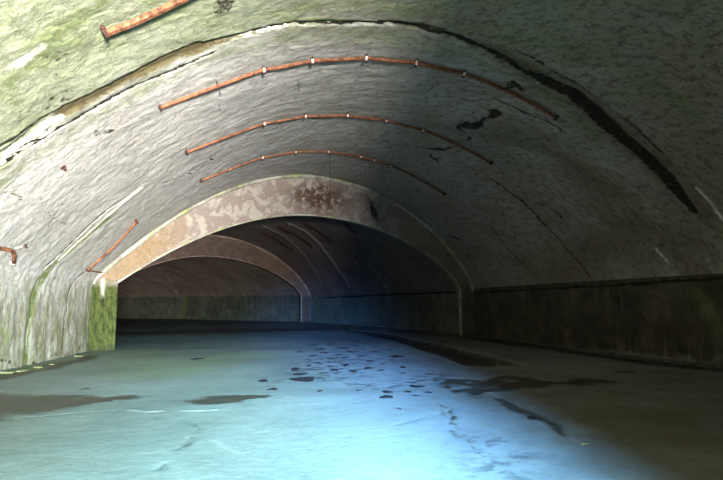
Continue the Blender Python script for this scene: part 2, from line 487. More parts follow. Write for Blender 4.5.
# hairline cracks
for p in ([(300, 74), (298, 88), (295, 103)], [(433, 84), (428, 92), (423, 101)], [(216, 78), (221, 96), (222, 112)], [(378, 163), (367, 170), (358, 178)],
          [(5, 192), (30, 205), (70, 225)], [(20, 250), (50, 226), (62, 205)]):
    stroke('A', 'dark', .018, .52, p, -0.015, .5, .10)
stroke('A', 'dark', .035, 1, [(492, 100), (508, 106), (530, 115), (552, 124), (566, 133)], -0.05, .5, .08)
stroke('A', 'dark', [.015, .04, .06, .09, .06], .9, [(442, 157), (468, 168), (500, 185), (522, 203), (548, 230)], -0.05, .5, .08)
stroke('A', 'dark', .04, .7, [(548, 230), (575, 258), (592, 286)], -0.03, .5, .08)
stroke('A', 'dark', .025, .9, [(490, 226), (505, 246), (525, 268)], -0.02, .5, .04)
stroke('A', 'dark', .06, .6, [(545, 138), (575, 160), (610, 180)], -0.02, .5, .08)
for p, wd in (([(426, 148), (440, 152), (456, 150)], .14), ([(432, 155), (437, 164)], .1), ([(460, 128), (480, 121), (498, 112)], .2), ([(500, 88), (510, 84), (520, 92)], .2),
              ([(448, 236), (464, 240)], .1), ([(455, 250), (470, 256), (488, 262)], .08), ([(540, 205), (555, 215)], .12), ([(455, 140), (470, 134)], .1),
              ([(192, 172), (205, 166), (212, 158)], .07), ([(158, 188), (180, 180), (198, 175)], .03)):
    stroke('A', 'dark', wd * 1.4, 1.0, p, -0.01, 1, .45)
for hw_, am_, pts_ in ((2.2, .6, [(640, 20), (700, 120), (720, 200)]), (1.3, .6, [(520, 130), (600, 190), (640, 260)]), (1.5, .55, [(600, 20), (660, 70), (720, 130)]), (1.2, .6, [(650, 170), (700, 240)]), (1.0, .35, [(430, 120), (500, 160), (560, 230)])):
    stroke('A', 'soil_shade', hw_, am_, pts_, 0, 1, .8)  # large dark patches that paint shade onto the right vault
stroke('A', 'soil_shade', [.25, .4, .6, .7, .7, .6], 1.0, [(480, 44), (530, 70), (575, 98), (620, 135), (665, 175), (705, 215)], 0, .8, .25)
stroke('A', 'pale', .05, .5, [(520, 68), (532, 74), (540, 82)], .03, .6, .1)
stroke('A', 'tan', .07, .7, [(560, 92), (600, 120), (630, 148)], .02, .6, .12)
# broad staining low on the right haunch, with the unlit side's shade painted in
stroke('A', 'soil_shade', 1.2, .8, [(560, 280), (600, 245), (640, 230), (700, 250)], 0, 1, .6)
stroke('A', 'soil_shade', .9, .8, [(640, 215), (700, 290)], 0, 1, .6)
stroke('A', 'soil_shade', .8, .7, [(520, 260), (545, 290)], 0, 1, .6)
stroke('A', 'tan', 1.1, .35, [(480, 130), (560, 160), (620, 190)], 0, 1, .6)
# left joint that breaks out in moss
stroke('A', 'moss', .22, 1.0, [(112, 216), (92, 231), (75, 247), (50, 270), (39, 284)], -0.02, .8, .12)
stroke('A', 'moss', .20, 1.0, [(39, 284), (33, 305), (29, 330), (27, 362)], -0.03, .8, .12)
stroke('A', 'dark', .05, 1.0, [(143, 184), (128, 196), (105, 213), (80, 236), (60, 255), (44, 270)], -0.05, .5, .05)
stroke('A', 'pale', .065, 1.0, [(142, 188), (120, 205), (98, 225), (76, 246), (60, 260)], 0.03, .5, .05)
stroke('A', 'pale', .03, .8, [(32, 318), (29, 335), (28, 345)], 0.0, .5, .05)
stroke('A', 'dark', .05, .5, [(88, 270), (74, 282), (67, 300), (64, 325), (62, 350)], -0.02, .6, .08)
stroke('A', 'moss', .3, .7, [(0, 330), (12, 340), (0, 365)], 0, 1, .3)
stroke('A', 'moss', .12, .8, [(0, 172), (25, 150)], 0, 1, .1)
stroke('A', 'moss', .22, .8, [(88, 285), (86, 310), (84, 345)], 0, 1, .2)
stroke('A', 'dark', .16, .7, [(0, 368), (40, 360), (88, 348)], 0, 1, .3)
# the edge where the vault meets the portal
stroke('A', 'moss', .22, .8, [(340, 178), (365, 188), (400, 205), (425, 222)], 0, 1, .1)
stroke('A', 'moss', .10, .9, [(262, 175), (290, 172), (320, 174)], 0, 1, .05)
stroke('A', 'dark', .10, .7, [(345, 182), (380, 194), (415, 213), (440, 237), (458, 262), (464, 285)], 0, 1, .1)
# right wall: spring line gap, broad dark band, pale foot
stroke('A', 'dark', .04, 1, [(472, 292.5), (540, 289), (600, 286), (660, 282), (722, 278)], -0.06, .4, .03)
stroke('A', 'soil_shade', .9, .7, [(500, 315), (560, 318), (640, 318), (690, 325)], 0, 1, .5)
stroke('A', 'pale', .12, .12, [(590, 346), (650, 353), (722, 360)], 0, 1, .3)
stroke('A', 'moss', .5, .5, [(700, 300), (720, 330)], 0, 1, .4)
# middle section
stroke('B', 'dark', .05, 1, [(322, 298), (360, 296), (400, 294), (455, 292)], -0.06, .4, .03)
stroke('B', 'pale', .08, .7, [(288, 223), (306, 231), (327, 253), (338, 268), (350, 288)], 0.08, .5, .05)
stroke('B', 'pale', .05, .45, [(240, 236), (262, 247), (285, 266)], 0.03, .5, .05)
stroke('B', 'dark', .05, .9, [(331, 260), (342, 275), (351, 292), (351, 325)], -0.03, .5, .05)
stroke('B', 'pale', .05, .6, [(385, 276), (388, 290), (388, 308)], 0, .5, .08)
stroke('B', 'pale', .04, .5, [(354, 261), (362, 268)], 0, .5, .05)
stroke('B', 'dark', .10, .9, [(331, 300), (331, 325)], 0, .8, .1)
stroke('B', 'moss', .6, .7, [(318, 300), (318, 322)], 0, 1, .1)
stroke('B', 'dark', .08, .9, [(284, 224), (300, 231), (322, 253), (334, 270), (345, 288)], -0.04, .5, .05)
stroke('B', 'pale', .06, .6, [(262, 225), (285, 236), (305, 256), (322, 285)], 0.06, .5, .05)
stroke('B', 'pale', .05, .7, [(365, 262), (378, 275), (387, 290), (388, 318)], 0.03, .5, .05)
stroke('B', 'dark', .25, .5, [(372, 225), (400, 262), (420, 288)], 0, 1, .2)
stroke('C', 'moss', .8, .7, [(186, 300), (182, 318)], 0, 1, .2)
stroke('C', 'pale', .06, .2, [(150, 262), (165, 275), (177, 292)], 0.04, .5, .05)


def shell(sec, s0, s1, ds, names, mats, rough):
    s = np.concatenate([np.arange(s0, min(2.0, s1), 0.5), np.arange(max(s0, 2.0), s1, ds), [s1]]) if s0 < 2 else np.linspace(s0, s1, int((s1 - s0) / ds) + 2)
    out = []
    for part, (qa, qb, nq) in enumerate(((0, 1, 50), (1, 2, int(LA / 0.045) if sec == 'A' else 180), (2, 3, 50))):
        q = np.linspace(qa, qb, nq)
        if part == 1:       # even spacing round the arc
            q = 1 + np.interp(np.linspace(0, LA, nq), _arc, _u)
        S, Q = np.meshgrid(s, q, indexing='ij')
        P = section_point(S, Q)
        if part != 1:
            # walls run down a little below the floor
            P[..., 2] = np.where(P[..., 2] < 1e-6, -0.15, P[..., 2])
        du = np.gradient(P, axis=0); dv = np.gradient(P, axis=1)
        N = np.cross(du, dv)
        N /= np.linalg.norm(N, axis=-1, keepdims=True) + 1e-9
        lx, ly, rx, ry = [np.interp(S, _ss, _tt[:, k]) for k in range(4)]
        C = np.stack([(lx + rx) / 2, (ly + ry) / 2, np.full(S.shape, 1.5)], -1)
        sg = np.sign(((C - P) * N).sum(-1, keepdims=True))
        N = N * sg
        X, Y = s_metric(S, Q), q_metric(Q)
        att = {k: np.zeros(S.shape) for k in ('moss', 'dark', 'pale', 'tan', 'soil_shade', 'damp', 'algae', 'brown_shade')}
        edge = np.minimum(1, np.minimum(np.abs(Y - HS), np.abs(Y - HS - LA)) / 0.3)     # keep the shells joined at the spring line
        D = rough * edge * (0.055 * fbm(X / 2.4, Y / 3.0, 3, 3) + 0.019 * fbm(X / 0.45, Y / 0.6, 3, 11))
        W1 = fbm(X / 0.7, Y / 0.7, 4, 21); W2 = fbm(X / 0.7, Y / 0.7, 4, 37)
        if sec == 'A' and part < 2:
            gp = STROKES['A'][0][1]
            gx = np.interp(Y, gp[:, 1], gp[:, 0])
            att['algae'] = np.clip((gx - X) / .8 + .8 + W2 * 1.2, 0, 1) * np.clip((20 - Y) / 6, 0, 1)
        if part == 1: att['brown_shade'] = np.clip((Y - 9) / 6 + W1 * .5, 0, 1) if sec == 'A' else np.full(S.shape, .3)
        if part == 0: att['damp'] = np.clip((HS + .3 - Y) / 1.3 + .7 * W1 * (Y < HS - .05), 0, 1)
        for ch, pts, tl, hw, amt, depth, soft, warp, tip in STROKES[sec]:
            lo = pts.min(0) - hw.max() * 2 - 0.5; hi = pts.max(0) + hw.max() * 2 + 0.5
            m = (X > lo[0]) & (X < hi[0]) & (Y > lo[1]) & (Y < hi[1])
            if not m.any(): continue
            d, t = seg_dist(X[m] + W1[m] * warp, Y[m] + W2[m] * warp, pts)
            wd = np.interp(t, tl, hw)
            k = np.clip((wd - d) / (wd * soft + 1e-6) + (0.35 if soft < .9 else 0), 0, 1)
            k = k * k * (3 - 2 * k)
            if ch != 'groove':
                a = att[ch]; a[m] = np.maximum(a[m], k * amt)
                att[ch] = a
            if depth: D[m] += depth * k * (edge[m] if depth > 0 else 1)
        P = P + N * D[..., None]
        ok = np.cross(np.gradient(P, axis=0)[1, 1], np.gradient(P, axis=1)[1, 1]) @ (C - P)[1, 1] > 0
        o = grid_mesh(names[part], P, np.stack([X, Y], -1), mats[part], flip=not ok, attrs=att)
        structure(o); out.append(o)
    return out


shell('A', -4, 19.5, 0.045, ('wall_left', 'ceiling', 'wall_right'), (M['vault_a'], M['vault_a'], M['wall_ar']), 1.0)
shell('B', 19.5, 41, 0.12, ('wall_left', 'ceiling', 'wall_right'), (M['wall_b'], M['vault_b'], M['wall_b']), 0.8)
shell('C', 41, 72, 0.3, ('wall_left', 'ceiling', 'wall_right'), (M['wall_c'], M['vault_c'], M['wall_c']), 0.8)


# ------------------------------------------------------------------ portals: cross walls with an arched opening
def ring_lr(s):
    v = [np.interp(s, _ss, _tt[:, k]) for k in range(4)]
    return np.array([v[0], v[1]]), np.array([v[2], v[3]])


def portal(s, a, b, ih, top, thick, mat, lip, number):
    k1 = 1.0 if lip else 0.0
    L, R = ring_lr(s)
    e = R - L
    W = np.hypot(*e); e = e / W
    fwd = np.array([-e[1], e[0]])
    nq, nr = 500, 26
    q = np.concatenate([np.linspace(0, 1, 60)[:-1], 1 + np.interp(np.linspace(0, LA, nq), _arc, _u), np.linspace(2, 3, 60)[1:]])
    uo, ho = q_uh(q)
    ui, hi = q_uh(q, ih, top)
    xo = uo * W; xi = (a + ui * (b - a)) * W
    xo = np.where(q < 1, xo - 0.10, np.where(q > 2, xo + 0.10, xo)); ho = np.where((q > 1) & (q < 2), ho + 0.10, ho)
    hi = np.where((q == 0) | (q == 3), -0.1, hi); ho = np.where((q == 0) | (q == 3), -0.1, ho)
    t = np.linspace(0, 1, nr)
    Q, Tt = np.meshgrid(q, t, indexing='ij')
    X = xi[:, None] * (1 - Tt) + xo[:, None] * Tt
    H = hi[:, None] * (1 - Tt) + ho[:, None] * Tt
    Y = np.zeros(X.shape) + 0.02 * fbm(X / 0.8, H / 0.8, 4, 5) * np.minimum(1, Tt * 6)
    # reveal and back face are added as further columns before t = 0
    X = np.concatenate([xo[:, None], xi[:, None], xi[:, None], X], 1)
    H = np.concatenate([ho[:, None], hi[:, None], hi[:, None], H], 1)
    Y = np.concatenate([np.full((len(q), 2), thick), np.full((len(q), 1), thick * .5), Y], 1)
    P = np.stack([L[0] + e[0] * X + fwd[0] * Y, L[1] + e[1] * X + fwd[1] * Y, H], -1)
    UV = np.stack([X, H + Y], -1)
    u = X / W
    pier = np.clip((2.5 - H) * 3, 0, 1)
    wv = fbm(X / 0.5, H / 0.5, 4, 9)
    att = {}
    att['moss'] = np.clip(pier * (u < .3) * 1.0 + .45 * pier * (u > .7), 0, 1)
    att['tan'] = np.exp(-((u - .50) / .075) ** 2 - ((H - 6.25) / .62) ** 2) * 1.6 * k1 * (H > 2.5)
    att['tan2'] = np.clip((.19 - u) * 14 + wv * .4, 0, 1) * (H > 2.4) + np.clip((u - .68) * 5, 0, .5) * (H > 2.4)
    att['dark'] = np.exp(-((u - .655) / .018) ** 2 - ((H - 5.9 + (u - .655) * 20) / .35) ** 2) * 1.5 * k1 + np.clip((0.25 - H) * 3, 0, .8)
    att['pale'] = np.clip(1 - np.abs(u - .020 + wv * .004) / .006, 0, 1) * np.clip((H - 1.7) * 3 + wv * 2, 0, 1) * (H < 2.5) * .7 * k1
    o = grid_mesh('wall_portal', P, UV, mat, attrs=att)
    # make the front face look towards the mouth
    me = o.data
    k = me.polygons[len(me.polygons) // 2 + 5].normal
    if k.x * -fwd[0] + k.y * -fwd[1] < 0:
        me.flip_normals()
    structure(o)

    def rim(name, qq, xx, hh, prof, mat):
        dx = np.gradient(xx); dh = np.gradient(hh); ln = np.hypot(dx, dh) + 1e-9
        nx, nh = -dh / ln, dx / ln      # away from the opening, in the plane of the wall
        A = np.cumsum(ln)
        jit = 1 + 0.25 * fbm(A / 0.6, A * 0, 3, 17)
        cols = []
        for (r, y) in prof:
            X = xx + nx * r * jit; Hh = hh + nh * r * jit
            cols.append(np.stack([L[0] + e[0] * X + fwd[0] * y, L[1] + e[1] * X + fwd[1] * y, Hh], -1))
        P = np.stack(cols, 1)
        UVr = np.stack([np.repeat(A[:, None], len(prof), 1), np.repeat(np.arange(len(prof))[None] * .05, len(A), 0)], -1)
        o = grid_mesh(name, P, UVr, mat)
        structure(o)
    m = (q >= 1) & (q <= 2)
    if True:
        rim('trim_%d' % number, q[m], xo[m], ho[m] - 0.10, [(.05, .1), (.05, -.08), (0, -.13), (-.06, -.13), (-.10, -.08), (-.12, -.02), (-.12, .1)], M['lip'] if lip else M['lip_b'])
    m = q >= 1
    rim('trim_%d' % (number + 1), q[m], xi[m], hi[m], [(-.01, .12), (-.015, -.02), (0, -.04), (.04, -.04), (.055, -.02), (.06, .05)], M['lip'] if lip else M['lip_b'])


portal(19.5, .047, .953, 2.34, 5.4, .35, M['portal_a'], True, 1)
portal(41, .047, .953, 2.34, 5.4, .35, M['portal_b'], False, 3)

# end wall of the far section
L, R = ring_lr(72)
q = np.linspace(0, 3, 90); u, h = q_uh(q)
V = [(*(L + (R - L) * a), b) for a, b in zip(u, h)] + [(*((L + R) / 2), 1.5)]
structure(make_mesh('wall_far', V, [(k, (k + 1) % 90, 90) for k in range(90)], M['wall_b'], smooth=False))

# unseen mouth wall behind the camera, its opening shaped to cut the daylight
L, R = ring_lr(-4)
def mouth_wall():
    e = (R - L); W = np.hypot(*e); e = e / W; n = np.array([e[1], -e[0]])
    q = np.concatenate([np.linspace(0, 1, 12)[:-1], np.linspace(1, 2, 60), np.linspace(2, 3, 12)[1:]])
    uo, ho = q_uh(q)
    ho = ho + .12 * ((q > 1) & (q < 2)); xo = uo * W + np.where(q < 1, -.15, np.where(q > 2, .15, 0))
    a, b, top = 0.6, 10.15, 4.6
    v = 2 * np.clip(q - 1, 0, 1) - 1
    xi = (a + b) / 2 + v * (b - a) / 2
    hi = np.where(q < 1, q * 3.0, np.where(q > 2, (3 - q) * 3.0, 3.0 + 1.6 * np.sqrt(np.clip(1 - v * v, 0, 1))))
    rows = []
    for X, H, y in ((xo, ho, 0), (xi, hi, 0), (xi, hi, .5), (xo, ho, .5)):
        rows.append(np.stack([L[0] + e[0] * X + n[0] * y, L[1] + e[1] * X + n[1] * y, H], -1))
    P = np.stack(rows, 1)
    return grid_mesh('wall_mouth', P, P[..., [0, 2]], M['vault_b'])
structure(mouth_wall())

# ------------------------------------------------------------------ floor
FS = []


def fstroke(ch, hw, amt, pts, depth=0.0, soft=0.6, warp=0.1):
    P = np.array([ground(x, y)[:2] for x, y in pts])
    if np.isscalar(hw): hw = [hw] * len(pts)
    Lc = np.concatenate([[0], np.cumsum(np.hypot(*np.diff(P, axis=0).T))])
    FS.append((ch, P, Lc / max(Lc[-1], 1e-6), np.array(hw, float), amt, depth, soft, warp))


fstroke('dark', [1.9, 1.9, 1.4, .7], 1.8, [(-60, 412), (0, 404), (60, 400), (110, 398)], -.01, 1, .5)
fstroke('dark', [.5, .8, .5], 1.8, [(205, 402), (228, 399), (248, 397)], 0, 1, .3)
fstroke('tan', .3, .5, [(5, 405), (40, 402)], 0, 1, .3)
fstroke('dark', [.5, 1.0, 1.3, .7], 1.8, [(450, 385), (490, 388), (540, 384), (585, 383)], 0, 1, 1.3)
fstroke('dark', .16, 1.5, [(440, 378), (452, 384), (470, 380), (488, 386), (500, 378)], 0, 1, .5)
fstroke('dark', .25, 1.6, [(455, 392), (478, 386), (505, 390), (520, 382)], 0, 1, .7)
fstroke('dark', .05, 1.0, [(440, 404), (452, 412), (448, 422), (462, 436)], 0, 1, .3)
fstroke('brown', 3.5, .8, [(560, 400), (640, 400), (700, 430), (723, 380)], 0, 1, 1.5)  # brown tint that paints the dimness of the right floor
fstroke('dark', [.10, .22, .12, .04], 1.0, [(500, 400), (530, 416), (550, 426), (570, 436)], 0, .8, .2)
fstroke('dark', .35, .8, [(455, 380), (470, 390), (480, 398)], 0, 1, .4)
fstroke('dark', [5, 6, 6, 4], 1.05, [(110, 334), (190, 332), (250, 330), (320, 329)], 0, 1, 1.5)  # shadow beyond the portal, painted as a dark patch
fstroke('dark', .5, .9, [(170, 349), (210, 347)], 0, 1, .4)
fstroke('dark', [.5, .6, .8, 1.2], 1.8, [(723, 372), (680, 366), (600, 356), (480, 339)], 0, 1, .6)
fstroke('dark', [.5, .5, .4], 1.8, [(0, 378), (45, 369), (95, 356)], 0, 1, .4)
fstroke('moss', [.3, .5, .4], .9, [(0, 376), (40, 366), (92, 355)], 0, 1, .4)
fstroke('moss', [2.5, 2.0, 2.0], .6, [(130, 352), (160, 372), (240, 355)], 0, 1, .6)  # broad olive tint before the portal
fstroke('spots', 4.5, 1.0, [(340, 336), (350, 346)], 0, 1, .5)
fstroke('spots', 2.0, 1.0, [(320, 375), (345, 358), (420, 360)], 0, 1, .5)
fstroke('spots', 1.3, .9, [(385, 385), (440, 375), (490, 372)], 0, 1, .5)
fstroke('spots', .8, .7, [(490, 440), (500, 470)], 0, 1, .4)
fstroke('pale', .02, .8, [(-30, 421), (45, 416), (90, 412), (130, 410)], -.01, .5, .03)
fstroke('pale', .045, 1, [(128, 410), (150, 412), (160, 411)], .01, .5, .06)
fstroke('pale', .04, 1, [(184, 411), (216, 410)], .01, .5, .03)
fstroke('pale', .012, .8, [(216, 410), (270, 408), (340, 401)], 0, .5, .02)
fstroke('dark', .02, .6, [(180, 419), (200, 428), (150, 478)], -.01, .5, .06)
fstroke('dark', .05, .8, [(184, 446), (190, 443)], 0, .5, .06)
fstroke('pale', .03, .7, [(215, 440), (232, 450), (240, 453)], 0, .5, .06)
fstroke('dark', .03, .55, [(440, 410), (455, 425), (470, 445), (490, 456)], -.01, .5, .1)
fstroke('dark', .02, .5, [(400, 425), (455, 410), (520, 420)], -.01, .5, .1)
fstroke('pale', .03, .4, [(515, 405), (560, 432), (585, 444)], 0, .5, .06)
fstroke('pale', .05, .5, [(440, 372), (475, 386), (500, 396)], 0, .5, .1)

TR_L = [ground(x, y)[:2] for x, y in ((344, 330.5), (365, 334), (400, 343), (432, 353), (466, 366))]
TR_R = [ground(x, y)[:2] for x, y in ((349, 329), (385, 333), (430, 342), (480, 353), (527, 365.5))]
trench_poly = np.array(TR_L + TR_R[::-1])


def inside_dist(X, Y, poly):
    ins = np.zeros(X.shape, bool); n = len(poly)
    for k in range(n):
        a, b = poly[k], poly[(k + 1) % n]
        c = ((a[1] > Y) != (b[1] > Y)) & (X < (b[0] - a[0]) * (Y - a[1]) / (b[1] - a[1] + 1e-12) + a[0])
        ins ^= c
    d, _ = seg_dist(X, Y, np.vstack([poly, poly[:1]]))
    return np.where(ins, d, -d)


def make_floor():
    y = [-14.0]
    while y[-1] < 80:
        v = y[-1]; y.append(v + (0.4 if v < 2.5 else max(0.035, v * 0.0055)))
    x = np.concatenate([np.arange(-60, -12, 1.0), np.arange(-12, 13.6, 0.06)])
    X, Y = np.meshgrid(x, np.array(y), indexing='ij')
    H = 0.012 * fbm(X / 3, Y / 3, 3, 51) + 0.003 * fbm(X / .4, Y / .4, 3, 52)
    att = {k: np.zeros(X.shape) for k in ('moss', 'dark', 'pale', 'tan', 'spots', 'brown')}
    W1 = fbm(X / 0.8, Y / 0.8, 4, 61); W2 = fbm(X / 0.8, Y / 0.8, 4, 67)
    for ch, pts, tl, hw, amt, depth, soft, warp in FS:
        lo = pts.min(0) - hw.max() - .6; hi = pts.max(0) + hw.max() + .6
        m = (X > lo[0]) & (X < hi[0]) & (Y > lo[1]) & (Y < hi[1])
        if not m.any(): continue
        d, t = seg_dist(X[m] + W1[m] * warp, Y[m] + W2[m] * warp, pts)
        wd = np.interp(t, tl, hw)
        k = np.clip((wd - d) / (wd * soft + 1e-6) + (0.35 if soft < .9 else 0), 0, 1); k = k * k * (3 - 2 * k)
        a = att[ch]; a[m] = np.maximum(a[m], k * amt)
        H[m] += depth * k
    m = (X > -6) & (X < 9) & (Y > 12) & (Y < 42)
    d = inside_dist(X[m] + W1[m] * .12, Y[m] + W2[m] * .12, trench_poly)
    k = np.clip(d / .10, 0, 1)
    H[m] -= 0.16 * k - 0.03 * k * W1[m]
    att['dark'][m] = np.maximum(att['dark'][m], np.clip(d / .12 + .4, 0, 1) * 1.5)
    # worn lip of the drain on its outer side
    att['pale'][m] = np.maximum(att['pale'][m], np.clip(1 - np.abs(d + .10) / .08, 0, 1) * .35)
    P = np.stack([X, Y, H], -1)
    return structure(grid_mesh('floor', P, np.stack([X, Y], -1), M['floor'], attrs=att))


floor = make_floor()


# ------------------------------------------------------------------ rusted conduits on the vault
def frame_at(s, q, off):
    p = section_point(s, q)
    a = section_point(s, q + 1e-3) - section_point(s, q - 1e-3)
    b = section_point(s + 1e-2, q) - section_point(s - 1e-2, q)
    a /= np.linalg.norm(a); b /= np.linalg.norm(b)
    n = np.cross(a, b); n /= np.linalg.norm(n)
    lx, ly, rx, ry = [np.interp(s, _ss, _tt[:, k]) for k in range(4)]
    c = np.array([(lx + rx) / 2, (ly + ry) / 2, 1.5])
    if (c - p) @ n < 0: n = -n
    side = np.cross(n, a)
    return p + n * off, a, side, n


def sweep(name, pts, sides, norms, prof, mat, parent):
    """closed profile (x along side, y along normal) swept along pts"""
    n, m = len(pts), len(prof)
    V = [pts[i] + sides[i] * x + norms[i] * y for i in range(n) for x, y in prof]
    Fc = [(i * m + j, i * m + (j + 1) % m, (i + 1) * m + (j + 1) % m, (i + 1) * m + j) for i in range(n - 1) for j in range(m)]
    Fc += [tuple(range(m))[::-1], tuple((n - 1) * m + j for j in range(m))]
    return make_mesh(name, V, Fc, mat, parent, smooth=False)


def box_at(o, ax, size):
    """vertices and faces of a slightly chamfered block: o centre, ax three axes"""
    V = []; sx, sy, sz = [v / 2 for v in size]; c = min(size) * .18
    for z, k in ((-sz, c), (-sz + c, 0), (sz - c, 0), (sz, c)):
        for x, y in ((-sx + k, -sy + k), (sx - k, -sy + k), (sx - k, sy - k), (-sx + k, sy - k)):
            V.append(o + ax[0] * x + ax[1] * y + ax[2] * z)
    Fc = [(3, 2, 1, 0), (12, 13, 14, 15)]
    for r in range(3):
        for j in range(4):
            Fc.append((r * 4 + j, r * 4 + (j + 1) % 4, r * 4 + 4 + (j + 1) % 4, r * 4 + 4 + j))
    return V, Fc


def join(parts):
    V = []; Fc = []
    for v, f in parts:
        k = len(V); V += list(v); Fc += [tuple(i + k for i in g) for g in f]
    return V, Fc


def half_ring(o, a, side, n, r, th, wid):
    """saddle strap over the conduit"""
    V = []; Fc = []; K = 9
    for i in range(K):
        t = math.pi * i / (K - 1)
        for rr in (r, r + th):
            for w_ in (-wid / 2, wid / 2):
                V.append(o + side * math.cos(t) * rr + n * math.sin(t) * rr * 1.05 + a * w_)
    for i in range(K - 1):
        b = i * 4
        for x, y in ((0, 1), (1, 3), (3, 2), (2, 0)):
            Fc.append((b + x, b + y, b + 4 + y, b + 4 + x))
    Fc += [(0, 1, 3, 2)[::-1], tuple((K - 1) * 4 + i for i in (0, 1, 3, 2))]
    return V, Fc


def thing(name, label, cat, loc, group=None):
    o = bpy.data.objects.new(name, None)
    o.empty_display_size = 0.1
    o.location = loc
    COL.objects.link(o)
    o['label'] = label; o['category'] = cat
    if group: o['group'] = group
    return o


def rebase(o, loc):
    """keep the mesh where it is while its parent stands at loc"""
    me = o.data
    co = np.empty(len(me.vertices) * 3); me.vertices.foreach_get('co', co)
    co = co.reshape(-1, 3) - np.asarray(loc)
    me.vertices.foreach_set('co', co.ravel()); me.update()


CONDUITS = 'rusted conduits strapped across the vault'


def conduit(sec, marks, clips, half, label, off=0.05, sag=0.0, group=CONDUITS, mat='rust', brackets=True, ends=(True, True)):
    """marks: survey points along the run; clips: fractions where it is strapped"""
    sq = np.array([locate(x, y, sec) for x, y in marks])
    # smooth the survey with a quadratic in q
    deg = min(3, len(marks) - 1)
    cf = np.polyfit(sq[:, 1], sq[:, 0], deg if len(marks) > 3 else 1)
    q0, q1 = sq[0, 1], sq[-1, 1]
    base = section_point(np.polyval(cf, q0), q0)
    root = thing('rusted_conduit', label, 'conduit', base, group)
    cq = [locate(x, y, sec)[1] for x, y in clips]
    knots = [q0] + cq + [q1]
    made = []
    for i in range(len(knots) - 1):
        a, b = knots[i], knots[i + 1]
        if abs(b - a) < 1e-3: continue
        K = max(4, int(abs(b - a) * 60))
        P = []; S_ = []; N_ = []
        for t in np.linspace(0.012 if i else 0, 0.988 if i < len(knots) - 2 else 1, K):
            qq = a + (b - a) * t
            p, al, sd, nn = frame_at(np.polyval(cf, qq), qq, off + (0.03 * math.sin(math.pi * t) if i else 0.05 * math.sin(math.pi * t)))
            P.append(p); S_.append(sd); N_.append(nn)
        h = half
        # open channel: web towards the room, flanges towards the vault, lips rolled
        prof = [(-h, -h * .5), (-h, h * .62), (-h * .8, h * .85), (h * .8, h * .85), (h, h * .62), (h, -h * .5), (h * .8, -h * .5), (h * .8, h * .6), (-h * .8, h * .6), (-h * .8, -h * .5)]
        o = sweep('channel', P, S_, N_, prof, M[mat], root)
        rebase(o, base); made.append(o)
    pts = [(q0, 0)] * ends[0] + [(c, 1) for c in cq] + [(q1, 0)] * ends[1]
    for c, full in pts:
        if not brackets: break
        p, al, sd, nn = frame_at(np.polyval(cf, c), c, 0)
        r = half * 1.4
        parts = [box_at(p + nn * (off * .35) + sd * (r + half * .45), (al, sd, nn), (half * 1.2, half * .9, off * .9)),
                 box_at(p + nn * (off * .35) - sd * (r + half * .45), (al, sd, nn), (half * 1.2, half * .9, off * .9)),
                 box_at(p + nn * (off * .4), (al, sd, nn), (half * 1.6, half * 2.2, off * .9))]
        V, Fc = join(parts)
        o = make_mesh('bracket', V, Fc, M['dark_rust'], root, smooth=False)
        rebase(o, base)
        V, Fc = half_ring(p + nn * (off * .8), al, sd, nn, r, half * .4, half * 1.1)
        s_ = make_mesh('strap', V, Fc, M['zinc'] if full else M['dark_rust'], o, smooth=False)
        rebase(s_, base)
        if full:
            V, Fc = box_at(p + nn * (off + r * 1.25), (al, sd, nn), (half * 1.5, half * 1.2, half * 1.2))
            b_ = make_mesh('bolt', V, Fc, M['dark_rust'], o, smooth=False)
            rebase(b_, base)
    return root


conduit('A', [(103, 29), (134, 15), (165, 0), (205, -20), (260, -40)], [], .05, 'thick rusted conduit entering at the top left, nearest the camera, above the broad groove', off=.07)
conduit('A', [(159, 106), (200, 88), (262, 67), (312, 59), (365, 57), (417, 60), (465, 71), (510, 90), (557, 116)],
        [(262, 67), (312, 59), (365, 57), (417, 60), (465, 71)], .043, 'longest rusted conduit across the vault, next below the broad groove, held by five pale straps')
conduit('A', [(186, 151), (225, 134), (264, 121), (305, 115), (347, 114), (386, 119), (424, 128), (455, 141), (491, 162)],
        [(264, 121), (305, 115), (347, 114), (386, 119), (424, 128)], .041, 'middle one of the three complete rusted conduits arching over the crown of the vault')
conduit('A', [(200, 180), (230, 166), (262, 156), (295, 151), (328, 150), (361, 155), (391, 164), (420, 178), (445, 193)],
        [(262, 156), (295, 151), (328, 150), (361, 155), (374, 159), (391, 164)], .041, 'rusted conduit closest above the pale arched portal, with a thin wire hanging from it')
s4 = conduit('A', [(136, 220), (124, 232), (110, 246), (98, 257), (86, 270)], [], .045, 'short rusted conduit low on the left haunch, loose at its foot above the mossy pier')
# loose brace at the foot of the short run
s_, q_ = locate(86, 270); p, al, sd, nn = frame_at(s_, q_, .05)
s2_, q2_ = locate(101, 272.5); p2, _, _, _ = frame_at(s2_, q2_, .04)
d = (p2 - p); ln = np.linalg.norm(d); d = d / ln
u_ = np.cross(nn, d); u_ /= np.linalg.norm(u_)
V, Fc = box_at((p + p2) / 2, (d, u_, np.cross(d, u_)), (ln, .045, .045))
o = make_mesh('brace', V, Fc, M['rust'], s4, smooth=False); rebase(o, s4.location)

